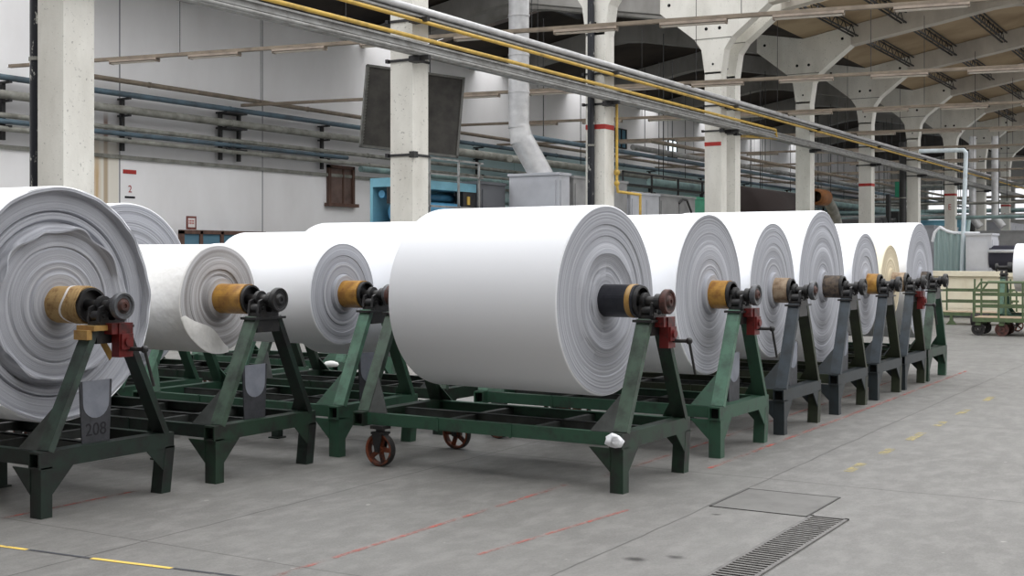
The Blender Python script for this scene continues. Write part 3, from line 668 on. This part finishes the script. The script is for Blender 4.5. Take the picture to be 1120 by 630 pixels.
# glazed partition by the wall
t = thing('glazed_partition', 'brown framed glazed partition along the foot of the left wall', 'partition', (-23.4, 24.4, 0))
m = MB(); m.box((-.05,-1.5,0),(.05,1.6,1.2)); 
for yy in (-1.5,-.85,-.1,.75,1.5): m.box((-.06,yy,1.2),(.06,yy+.1,2.24))
m.box((-.06,-1.5,2.16),(.06,1.6,2.26)); m.box((-.07,1.6,0),(.05,3.3,2.12)); m.build('frame', BROWNW, t)
m = MB(); m.box((-.01,-1.4,1.2),(.01,1.5,2.16)); m.build('pane', GLASS, t)
t = thing('wall_sign', 'small square sign with a red-brown border above the glazed partition', 'sign', (-23.4, 23.3, 2.27))
m = MB(); m.box((-.02,-.17,0),(.0,.17,.34)); m.build('border', paint('red_brown_sign', (120,62,54), (96,50,44), 5), t)
m = MB(); m.box((.0,-.12,.06),(.004,.12,.29)); m.build('face', SIGNW, t)
m = MB()
for z in (.20,.14):
    for q in range(4): m.box((.004,-.10+.05*q,z),(.006,-.07+.05*q,z+.04))
m.build('lettering', REDBAND, t)

# ------------------------------------------------------------------ panel behind the second pillar, silver duct, machines
d = Vector((.858*3.04-.513, .513*3.04+.858, 0)).normalized(); pa = math.atan2(d.y, d.x)
c = Vector((-12.75+.655*.36, 17.35+.756*.36, 4.06))
t = thing('hanging_panel', 'large dark mesh panel hung tilted behind the second pillar', 'panel', c); t.rotation_euler = (0, math.radians(5), pa)
m = MB(); m.box((-.84,-.04,-.66),(.84,.04,.66)); m.build('board', MESHP, t)
m = MB()
for a in (-.86,.82): m.box((a,-.06,-.70),(a+.04,.06,.70))
for a in (-.70,.66): m.box((-.86,-.06,a),(.86,.06,a+.04))
for q in range(24): m.box((-.85,-.07,-.62+.052*q),(-.81,-.055,-.60+.052*q))
m.build('frame', paint('grey_panel_frame', (92,92,88), (66,66,62), 6), t)
t = thing('air_duct', 'silver air duct dropping to the grey cabinets with a sloping elbow', 'duct', (-14.7,24.9,0))
m = MB(); m.tube((0,0,4.55),(0,0,8.7),.235,28)
for z in (4.55,5.35,6.2,7.1,8.0): m.lathe([(z-.02,.235),(z-.02,.25),(z+.02,.25),(z+.02,.235)], 28, 0, 'Z', (0,0,0), False)
m.lathe([(5.0,.24),(5.9,.24)], 28, 0, 'Z'); m.build('vertical_duct', GALV, t)
m = MB(); m.tube((0,0,4.6),(.06,.04,4.2),.24,28,0,.27); m.tube((.06,.04,4.25),(.48,.25,3.4),.27,28,0,.27); m.build('elbow', GALV, t)
# stenter machines in the middle bay
def machine(x0, x1, y0, y1, h, mat, label, panels=3, legs=False):
    t = thing('machine', label, 'machine', ((x0+x1)/2, (y0+y1)/2, 0))
    hx, hy = (x1-x0)/2, (y1-y0)/2
    m = MB(); m.box((-hx,-hy,.15),(hx,hy,h)); m.box((-hx-.03,-hy-.03,h),(hx+.03,hy+.03,h+.06)); m.box((-hx+.1,-hy+.1,0),(hx-.1,hy-.1,.15)); m.build('casing', mat, t)
    for k in range(panels):
        y_ = -hy + 2*hy*k/panels; w = 2*hy/panels
        m = MB(); m.box((hx,y_+.06,.3),(hx+.025,y_+w-.06,h-.12)); m.box((hx+.025,y_+w-.22,h*.5),(hx+.05,y_+w-.16,h*.5+.2),1); m.build('door', [mat, DARKSTEEL], t)
    m = MB(); m.box((-hx+.08,-hy-.03,.3),(hx-.08,-hy,h-.12)); m.build('end_panel', mat, t)
    return t
t = machine(-15.66,-15.0,20.55,23.55,2.2,BLUEM,'blue textile machine with an open head behind the second pillar',3)
m = MB(); m.box((-.32,-1.5,3.0),(.33,1.5,3.18)); m.box((-.32,-1.5,2.2),(-.25,1.5,3.0)); m.build('head_beam', CYANW, t)
m = MB(); m.tube((.15,-1.2,2.5),(.15,.9,2.5),.24,20); m.build('guide_roller', BLUEM, t)
m = MB(); m.tube((-.1,-1.4,2.86),(-.1,1.4,2.86),.08,14); m.build('guide_roller', BLUEM, t)
for a_, b_ in ((-1.5,-1.1),(1.0,1.5)):
    m = MB(); m.box((.1,a_,2.66),(.31,b_,3.0)); m.box((.31,a_+.15,2.72),(.33,a_+.25,2.9),1); m.build('motor_box', [DARKSTEEL, YPIPE], t)
m = MB(); m.box((.0,.3,2.2),(.33,1.5,2.62)); m.build('motor_cover', BLACKMETAL, t)
m = MB(); m.box((.42,-1.8,2.62),(.46,1.6,2.66))
for q in (-1.8,-.5,.6,1.42): m.box((.42,q,2.0),(.46,q+.04,3.66))
m.box((.42,-1.8,3.62),(.46,1.6,3.66)); m.box((.42,-1.8,3.3),(.46,1.6,3.33)); m.build('guard_rail', GREYTRUNK, t)
machine(-15.8,-14.95,23.65,24.7,3.2,DKCAB,'dark grey casing between the blue machine and the pale cabinet',1)
machine(-14.9,-13.6,24.8,25.3,3.42,GREYCAB,'pale grey cabinet under the silver duct',1)
machine(-15.0,-13.55,25.4,28.2,3.38,GREYCAB2,'mid grey cabinet beside the third pillar',2)
machine(-15,-13.5,28.3,30.0,3.14,GREYCAB,'light grey cabinet between third and fourth pillars',2)
machine(-15,-13.5,30.05,32.4,3.16,GREYCAB2,'grey cabinet with a black cable beyond the light one',2)
machine(-15.2,-13.9,32.6,35.0,3.22,GREENBOX,'emerald green cabinet just left of the double pillar',1)
m = MB(); m.path([(-13.45,31.2,3.0),(-13.4,31.3,3.12),(-13.4,31.6,3.1),(-13.4,31.9,2.8),(-13.4,32.1,2.3)], .03); tag(m.build('cable', BLACKMETAL), 'black cable looping over the grey cabinet', 'cable')
t = machine(-19,-15.15,37.0,45.0,2.25,GREYCAB2,'long machine carrying the dark brown batch between fourth and fifth pillars',4)
t = thing('fabric_roll', 'dark brown cloth batch seen between the fourth and fifth pillars', 'fabric roll', (-14.3, 40.4, 3.05), 0, 'dark cloth rolls')
m = MB(); m.lathe([(-2.7,.05),(-2.7,.75),(2.7,.75),(2.7,.05)], 40, 0, 'Y'); m.build('wound_cloth', DKBROWN, t)
m = MB(); m.tube((0,-3.0,0),(0,3.0,0),.07); m.build('shaft', GREYPIPE, t)
for q in (-2.9, 2.8):
    pass
t = thing('roll_cradle', 'grey cradle holding the dark brown batch', 'cradle', (-14.3, 40.4, 0))
for q in (-2.95, 2.95):
    m = MB(); m.bar((-.35,q,0),(0,q,3.0),.08,.08,(0,1,0)); m.bar((.35,q,0),(0,q,3.0),.08,.08,(0,1,0)); m.box((-.3,q-.04,1.2),(.3,q+.04,1.28)); m.build('support', GREYCAB2, t)
# curved dark-orange pipe and machinery between fifth and seventh pillars
m = MB(); P = [Vector((-14.2, 46.2+2.4*math.sin(a), 1.6+2.3*math.cos(a)*.95)) for a in [PI/2*k/8 for k in range(9)]]; m.path(P, .2, 14)
tag(m.build('bent_pipe', GREYPIPE), 'fat bent pipe curving down between the fifth and sixth pillars', 'pipe')
m = MB(); m.lathe([(45.5,.2),(45.5,.3),(46.6,.3),(46.6,.2)], 18, 0, 'Y', (-14.2,0,3.78)); tag(m.build('pipe_lagging', paint('orange_brown_lagging', (150,96,48), (110,74,44), 6)), 'orange-brown lagging around the fat bent pipe', 'pipe lagging')
machine(-19,-14.6,46.5,52.5,2.4,CREAM,'cream machine casing between the fifth and sixth pillars',4)
t = machine(-18,-14.2,54.0,60.0,2.6,DKCAB,'dark machine with exposed drums between the sixth and seventh pillars',3)
m = MB()
for q in range(6): m.tube((1.9,-2.4+q*.85,2.9+.1*(q%2)),(-1.4,-2.4+q*.85,2.9),.3,16)
m.box((1.7,-3,2.6),(1.95,3,2.75)); m.box((1.8,-1.2,2.6),(1.95,-.9,4.3)); m.box((1.5,.4,2.6),(1.95,2.0,3.6)); m.build('drum', BLACKMETAL, t)
m = MB(); m.box((1.5,1.6,4.3),(1.9,3.2,5.0)); m.build('hood', GREENBOX, t)
for i, (y0, y1, h, mt, lb) in enumerate(((61.5,67,3.0,GREYCAB,'pale cabinet beyond the seventh pillar'),(67.5,73,3.4,CYANW,'greenish cabinet beyond the eighth pillar'),(73.5,80,3.0,DKCAB,'dark cabinet near the far end of the pillar row'),(81,90,3.6,GREYCAB,'big pale cabinet at the far end of the middle bay'))):
    machine(-18,-13.5,y0,y1,h,mt,lb,3)
for i, (y, z, rr, mt) in enumerate(((58,3.3,.08,GREENPIPE),(60,4.0,.06,GREYPIPE),(66,3.6,.10,GREYTRUNK),(70,4.7,.07,BROWNPIPE),(70.5,5.4,.09,GREYPIPE),(76,4.2,.12,GREENPIPE),(84,5.0,.12,GREYPIPE))):
    m = MB(); m.tube((-23,y,z),(11,y,z),rr,10)
    for x in range(-22, 12, 4): m.box((x,y-.012,z),(x+.024,y+.012,8.2),1)
    tag(m.build('ceiling_pipe', [mt, DARKSTEEL]), 'pipe hung across the far hall, %s of those running crosswise' % ['nearest','second','third','fourth','fifth','sixth','farthest'][i], 'pipe', 'pipes hung across the far hall')
# high walkway / pipe racks in the middle bay
for i, (x, z, r, y0, y1, mt, lb) in enumerate(((-18,4.3,.10,30,90,GREYPIPE,'long grey pipe high above the middle machines'),(-17.5,4.9,.07,30,90,BLUEPIPE,'blue pipe high above the middle machines'),
     (-16.5,3.9,.13,36,90,GREENPIPE,'fat pale green pipe above the middle machines'),(-20,4.6,.12,28,90,GREYPIPE,'grey pipe between the machines and the left wall'),(-15.6,5.0,.06,34,90,BROWNPIPE,'thin brown pipe close behind the pillar row'),(-19,5.4,.10,40,90,GREYTRUNK,'grey duct pipe near the dark roof of the middle bay'))):
    m = MB(); m.tube((x,y0,z),(x,y1,z),r,12); y = y0+1
    while y < y1: m.box((x-.01,y-.01,z),(x+.01,y+.01,8.3),1); y += 9
    tag(m.build('ceiling_pipe', [mt, DARKSTEEL]), lb, 'pipe', 'overhead pipes of the middle bay')
t = thing('guard_rail', 'long dark handrail above the machines behind the pillars', 'guard rail', (-16,0,0))
m = MB()
for z in (3.35,3.7,4.05): m.bar((0,33,z),(0,53,z),.05,.05)
for q in range(11): m.box((-.025,33+2*q,2.6),(.025,33.05+2*q,4.07))
m.build('rails', DARKSTEEL, t)

# ------------------------------------------------------------------ far right: bench, curtain, carts, rolls
t = thing('work_bench', 'long cream casing across the hall behind the green carts', 'bench', (-5.2, 34.4, 0))
m = MB(); m.box((-2.6,-.4,.15),(3.0,.4,1.08)); m.box((-2.7,-.5,1.08),(3.1,.5,1.2)); 
for q in (-2.4,-.8,.8,2.4): m.box((q,-.3,0),(q+.1,.3,.15))
m.build('casing', CREAM, t)
m = MB(); 
for q in range(5): m.box((-2.5+1.08*q,-.415,.25),(-1.5+1.08*q,-.40,1.0))
m.build('panel', CREAM, t)
t = thing('plastic_curtain', 'pale green clear plastic curtain gathered behind the last roll', 'curtain', (-7.35, 36.3, 0))
N = 40; vs = []
for i in range(N+1):
    xx = -.62+1.2*i/N; yy = .05*math.sin(i*1.1)
    zt = 2.22 + (.14*math.exp(-((xx+.42)/.14)**2))
    vs += [(xx,yy,.1),(xx,yy,zt)]
m = MB(); m.add(vs, [(2*i,2*i+2,2*i+3,2*i+1) for i in range(N)], 0, True); m.add([(x_,y_+.01,z_) for x_,y_,z_ in vs], [(2*i,2*i+1,2*i+3,2*i+2) for i in range(N)], 0, True); m.build('sheet', CURT, t)
m = MB(); m.path([(-.66,0,2.0),(-.60,0,2.25),(-.45,0,2.4),(-.30,0,2.3),(-.1,0,2.24),(.6,0,2.22)], .045); m.build('rolled_edge', CLOTH, t)
m = MB(); m.path([(-8.3,36,4.52),(-7.12,36,4.50),(-7.05,36,4.42),(-7.2,36,.05)], .058, 12); tag(m.build('bent_pipe', paint('white_pipe', (214,226,232), (190,200,206), 3)), 'tall white pipe with a bend standing behind the last roll', 'pipe')
m = MB(); m.tube((-7.3,36.4,0),(-7.05,36.4,2.6),.05); tag(m.build('plastic_hose', CURT), 'clear hose hanging behind the tall white pipe', 'hose')
t = machine(-6.9,-6.25,35.2,36.2,2.15,GREYCAB,'narrow pale grey cabinet left of the black roll',1)
t = thing('fabric_roll', 'black fabric roll lying beyond the cream bench', 'fabric roll', (-5.35, 35.4, 1.55), 0, 'dark cloth rolls')
m = MB(); m.lathe([(-.95,.05),(-.95,.33),(1.0,.33),(1.0,.05)], 40, 0, 'X'); m.build('wound_cloth', BLACKCL, t)
m = MB(); m.lathe([(-.95,.335),(-.95,.338),(1.0,.338),(1.0,.335)], 8, 0, 'X'); m.v = [(x_, -abs(y_)*.2-.335, .18+z_*.12) for x_,y_,z_ in m.v]; m.build('white_strip', CLOTH, t)
m = MB(); m.tube((-1.1,0,0),(1.15,0,0),.05); m.build('shaft', GREYPIPE, t)
t = thing('roll_cradle', 'two posts holding the black roll beyond the bench', 'cradle', (-5.35, 35.4, 0))
for q in (-1.03, 1.08): m = MB(); m.box((q-.05,-.15,0),(q+.05,.15,1.5)); m.build('support', GREYCAB2, t)
# ducts far away on the right
for i, (x, y) in enumerate(((-11.85,62.0),(-10.9,62.3))):
    m = MB(); m.tube((x,y,3.3),(x,y,7.2),.16,18); m.tube((x,y,3.4),(x+.35,y,2.95),.18,18); m.lathe([(5.2,.16),(5.2,.18),(5.26,.18),(5.26,.16)], 18, 0, 'Z', (x,y,0), False)
    tag(m.build('air_duct', GALV), ['shiny far duct left of the ninth pillar','shiny far duct right of the ninth pillar'][i], 'duct', 'far silver ducts')
machine(-11.5,-8.0,60.8,63.0,2.7,GREYCAB2,'greenish grey cabinet standing below the far ducts',3)
machine(-7.5,-4.0,64.0,66.0,3.6,DKCAB,'dark cabinet at the far right edge behind the last pillars',3)
machine(-10.0,-3.0,72.0,75.0,4.6,GREYCAB2,'grey block closing the far right of the hall',4)
# green carts
def rail_cart(x0, x1, y, label, bed=.35, posts=(), curved=True, depth=.8, wheels=((.11,.125),), top=1.07, ped=False):
    t = thing('hand_cart', label, 'cart', (x0, y, 0), 0, 'green railed carts'); L = x1-x0
    m = MB(); m.box((0,-depth/2,bed-.04),(L,depth/2,bed+.02),0); m.box((0,-depth/2-.02,bed-.07),(L,-depth/2,bed+.01),1); m.box((0,depth/2,bed-.07),(L,depth/2+.02,bed+.01),1); m.build('bed', [WOODB, CARTG], t)
    for s in (-1, 1):
        yy = s*depth/2; m = MB()
        if curved: m.path([(.02,yy,bed),(.02,yy,top-.2),(.16,yy,top),(L,yy,top)], .02, 8)
        else: m.bar((0,yy,top),(L,yy,top),.035,.035)
        for z in (bed+(top-bed)*.33, bed+(top-bed)*.66): m.bar((.02,yy,z),(L,yy,z),.03,.05,(0,1,0))
        m.build('side_rail', CARTG, t)
        for q in posts: m = MB(); m.box((q-.018,yy-.018,bed),(q+.018,yy+.018,top)); m.build('post', CARTG, t)
    for wx in wheels:
        for s in (-1, 1):
            cx, r = wx; m = MB(); yy = s*(depth/2-.06)
            m.lathe([(-.03,.02),(-.03,r*.45),(-.012,r*.5),(-.012,r*.78),(-.035,r*.82),(-.035,r),(.035,r),(.035,r*.82),(.012,r*.78),(.012,r*.5),(.03,r*.45),(.03,.02)], 24, 0, 'Y', (cx,yy,r), False)
            ww = m.build('wheel', RUBBER if cx < .3 else RUSTD, t)
            m = MB(); m.box((cx-.05,yy-.05,r*1.6),(cx+.05,yy+.05,bed-.04)); m.build('fork', CARTG, t)
    if ped:
        m = MB(); m.prism([(.18,0),(.42,0),(.34,.1),(.32,.28),(.28,.28),(.26,.1)], -depth/2-.03, -depth/2+.03, 'XZ'); m.build('foot', CARTG, t)
    return t
rail_cart(-5.08,-2.4,26.98,'green railed flatbed cart at the right edge with rust-coloured wheels',posts=(.5,.95,1.3,2.0),wheels=((.1,.13),(.55,.13),(2.4,.13)))
t = rail_cart(-6.6,-4.95,30.9,'green railed cart with a pedestal foot behind the flatbed cart',bed=.28,posts=(.03,.82,1.6),curved=False,wheels=((.95,.14),),ped=True)
m = MB(); m.tube((.75,-.42,.14),(1.15,-.42,.14),.14,18); m.build('black_wheel', RUBBER, t)
# roll on its own stand at the right edge
stand(-3.5,28.0,0,1,'green stand at the far right edge holding the distant white roll',plate=False)
roll(-3.5,28.0,0,.5,.7,'distant white fabric roll at the right edge above the green carts','pale',z=1.36,xl=-.97,disc=BLACKMETAL)

# ------------------------------------------------------------------ floor markings, drain, hatch
def strip(name, p, q, w, mat, label, cat, group=None, z=.0025):
    p, q = Vector((*p,0)), Vector((*q,0)); c = (p+q)/2; L = (q-p).length; a = math.atan2(q.y-p.y, q.x-p.x)
    m = MB(); n = max(2, int(L/.1)); vs = []
    for i in range(n+1):
        xx = -L/2+L*i/n; j = .04*w*math.sin(i*2.3); vs += [(xx,-w/2+j,0),(xx,w/2+j,0)]
    m.add(vs, [(2*i,2*i+2,2*i+3,2*i+1) for i in range(n)]); return tag(m.build(name, mat, None, (c.x,c.y,z), a), label, cat, group, None)
strip('painted_line', (-4.26,3.9), (-4.20,7.75), .035, REDLINE, 'worn red line running under the largest front roll', 'floor marking', 'worn red floor lines')
strip('painted_line', (-3.62,5.7), (-3.45,7.2), .03, REDLINE, 'faint broken red line right of the front stand', 'floor marking', 'worn red floor lines')
strip('painted_line', (-3.60,8.9), (-3.58,18.3), .04, REDLINE, 'red line along the feet of the right row stands', 'floor marking', 'worn red floor lines')
strip('painted_line', (-4.12,8.2), (-4.10,17), .03, REDLINE, 'faint red line beneath the right row of rolls', 'floor marking', 'worn red floor lines')
strip('painted_line', (-6.62,4.2), (-6.60,6.1), .03, REDLINE, 'faint red line under the huge left roll', 'floor marking', 'worn red floor lines')
strip('painted_dash', (-6.5,4.47), (-5.79,4.54), .03, YELLOW, 'bright yellow dash at the lower left corner', 'floor marking', 'yellow floor dashes')
strip('painted_dash', (-5.33,4.585), (-4.81,4.65), .032, YELLOW, 'bright yellow dash right of the tar joint, front left', 'floor marking', 'yellow floor dashes')
strip('tar_joint', (-5.78,4.545), (-5.34,4.585), .022, TAR, 'dark tar filled joint between two yellow dashes', 'floor joint', 'tar floor joints')
strip('tar_joint', (-4.80,4.655), (-4.1,4.74), .022, TAR, 'dark tar joint trailing right from the yellow dash', 'floor joint', 'tar floor joints')
for i, (a, b) in enumerate(((9.3,9.75),(10.25,10.6),(11.15,11.7),(12.2,12.6),(13.2,13.7),(14.6,15.1))):
    strip('painted_dash', (-2.66,a), (-2.67,b), .075, YELLOWOLD, 'worn yellow dash on the aisle floor, %s from the camera' % ['first','second','third','fourth','fifth','sixth'][i], 'floor marking', 'yellow floor dashes')
t = thing('floor_drain', 'long slotted iron floor drain in the front right floor', 'drain', (-2.285, 6.0, 0))
m = MB(); w = .118
m.box((-w,-2.0,.0),(-w+.022,1.6,.010)); m.box((w-.022,-2.0,.0),(w,1.6,.010)); m.box((-w,1.575,0),(w,1.6,.010)); m.build('frame', paint('worn_drain_iron', (112,110,108), (84,82,80), 9), t)
m = MB(); m.box((-w+.02,-2.0,.0005),(w-.02,1.58,.0025)); m.build('channel', DARKHOLE, t)  # black sheet on the floor, painted as the shaded depth under the grate
m = MB()
y = -1.98
while y < 1.56: m.box((-w+.02,y,.004),(w-.02,y+.021,.009)); y += .048
m.build('grate', paint('grate_iron', (120,118,115), (92,90,88), 12), t)
t = thing('floor_hatch', 'square concrete hatch cover set in the floor by the drain', 'hatch', (-2.735, 7.92, 0))
m = MB(); m.box((-.315,-.35,.0),(.315,.35,.003)); m.build('cover', paint('hatch_concrete', (112,111,108), (98,96,94), 5), t)
m = MB()
for a_, b_ in (((-.32,-.355),(.32,-.347)),((-.32,.345),(.32,.357)),((-.32,-.355),(-.308,.355)),((.308,-.355),(.32,.355))): m.box((*a_,.0),(*b_,.0045))
m.build('rim', paint('dark_hatch_joint', (60,58,56), (50,48,46), 9), t)
strip('tar_joint', (-2.425,7.56), (-2.40,7.62), .012, TAR, 'short dark joint linking the hatch and the drain', 'floor joint', 'tar floor joints')

def scrap(x, y, z, r_, label):
    m = MB(); m.ball((0,0,0), r_, 0, 12, (1.3,.9,.6)); rn = random.Random(int(x*50+y*70))
    m.v = [(a*(1+rn.uniform(-.15,.15)), b*(1+rn.uniform(-.15,.15)), max(c,-r_*.35)+r_*.35) for a,b,c in m.v]
    tag(m.build('cloth_scrap', CLOTH2, None, (x,y,z), y), label, 'cloth scrap', 'scraps of white cloth')
scrap(-8.62, 10.62, .41, .07, 'crumpled white cloth on a back stand rail, seen under the third left roll')
scrap(-6.5, 10.4, .41, .07, 'small white cloth lump on the rail of the hidden fourth left stand')
# ------------------------------------------------------------------ camera, sky, render look
cam = bpy.data.cameras.new('camera'); co = bpy.data.objects.new('camera', cam); C.objects.link(co); bpy.context.scene.camera = co
cam.sensor_width = 36; cam.lens = 1380/1120*36; cam.shift_y = (280-315)/1120*1.0; cam.clip_end = 300
a = math.atan(825/1380)
co.location = (0,0,1.6); co.rotation_euler = (PI/2, 0, a)
W = bpy.data.worlds.new('overcast_sky'); bpy.context.scene.world = W; W.use_nodes = True; nt = W.node_tree
bg = nt.nodes['Background']; tc = nt.nodes.new('ShaderNodeTexCoord'); sp = nt.nodes.new('ShaderNodeSeparateXYZ'); rp = nt.nodes.new('ShaderNodeValToRGB')
nt.links.new(tc.outputs['Generated'], sp.inputs[0]); nt.links.new(sp.outputs[2], rp.inputs[0]); nt.links.new(rp.outputs[0], bg.inputs['Color'])
rp.color_ramp.elements[0].position = 0.0; rp.color_ramp.elements[0].color = (.33,.335,.35,1); rp.color_ramp.elements[1].position = .85; rp.color_ramp.elements[1].color = (1.0,1.0,1.01,1)
bg.inputs['Strength'].default_value = 2.9
sc = bpy.context.scene
sc.view_settings.view_transform = 'Standard'; sc.view_settings.look = 'None'; sc.view_settings.gamma = 1; sc.view_settings.exposure = 0.0; sc.view_settings.use_curve_mapping = False
sc.cycles.use_denoising = True; sc.cycles.max_bounces = 6; sc.cycles.diffuse_bounces = 4
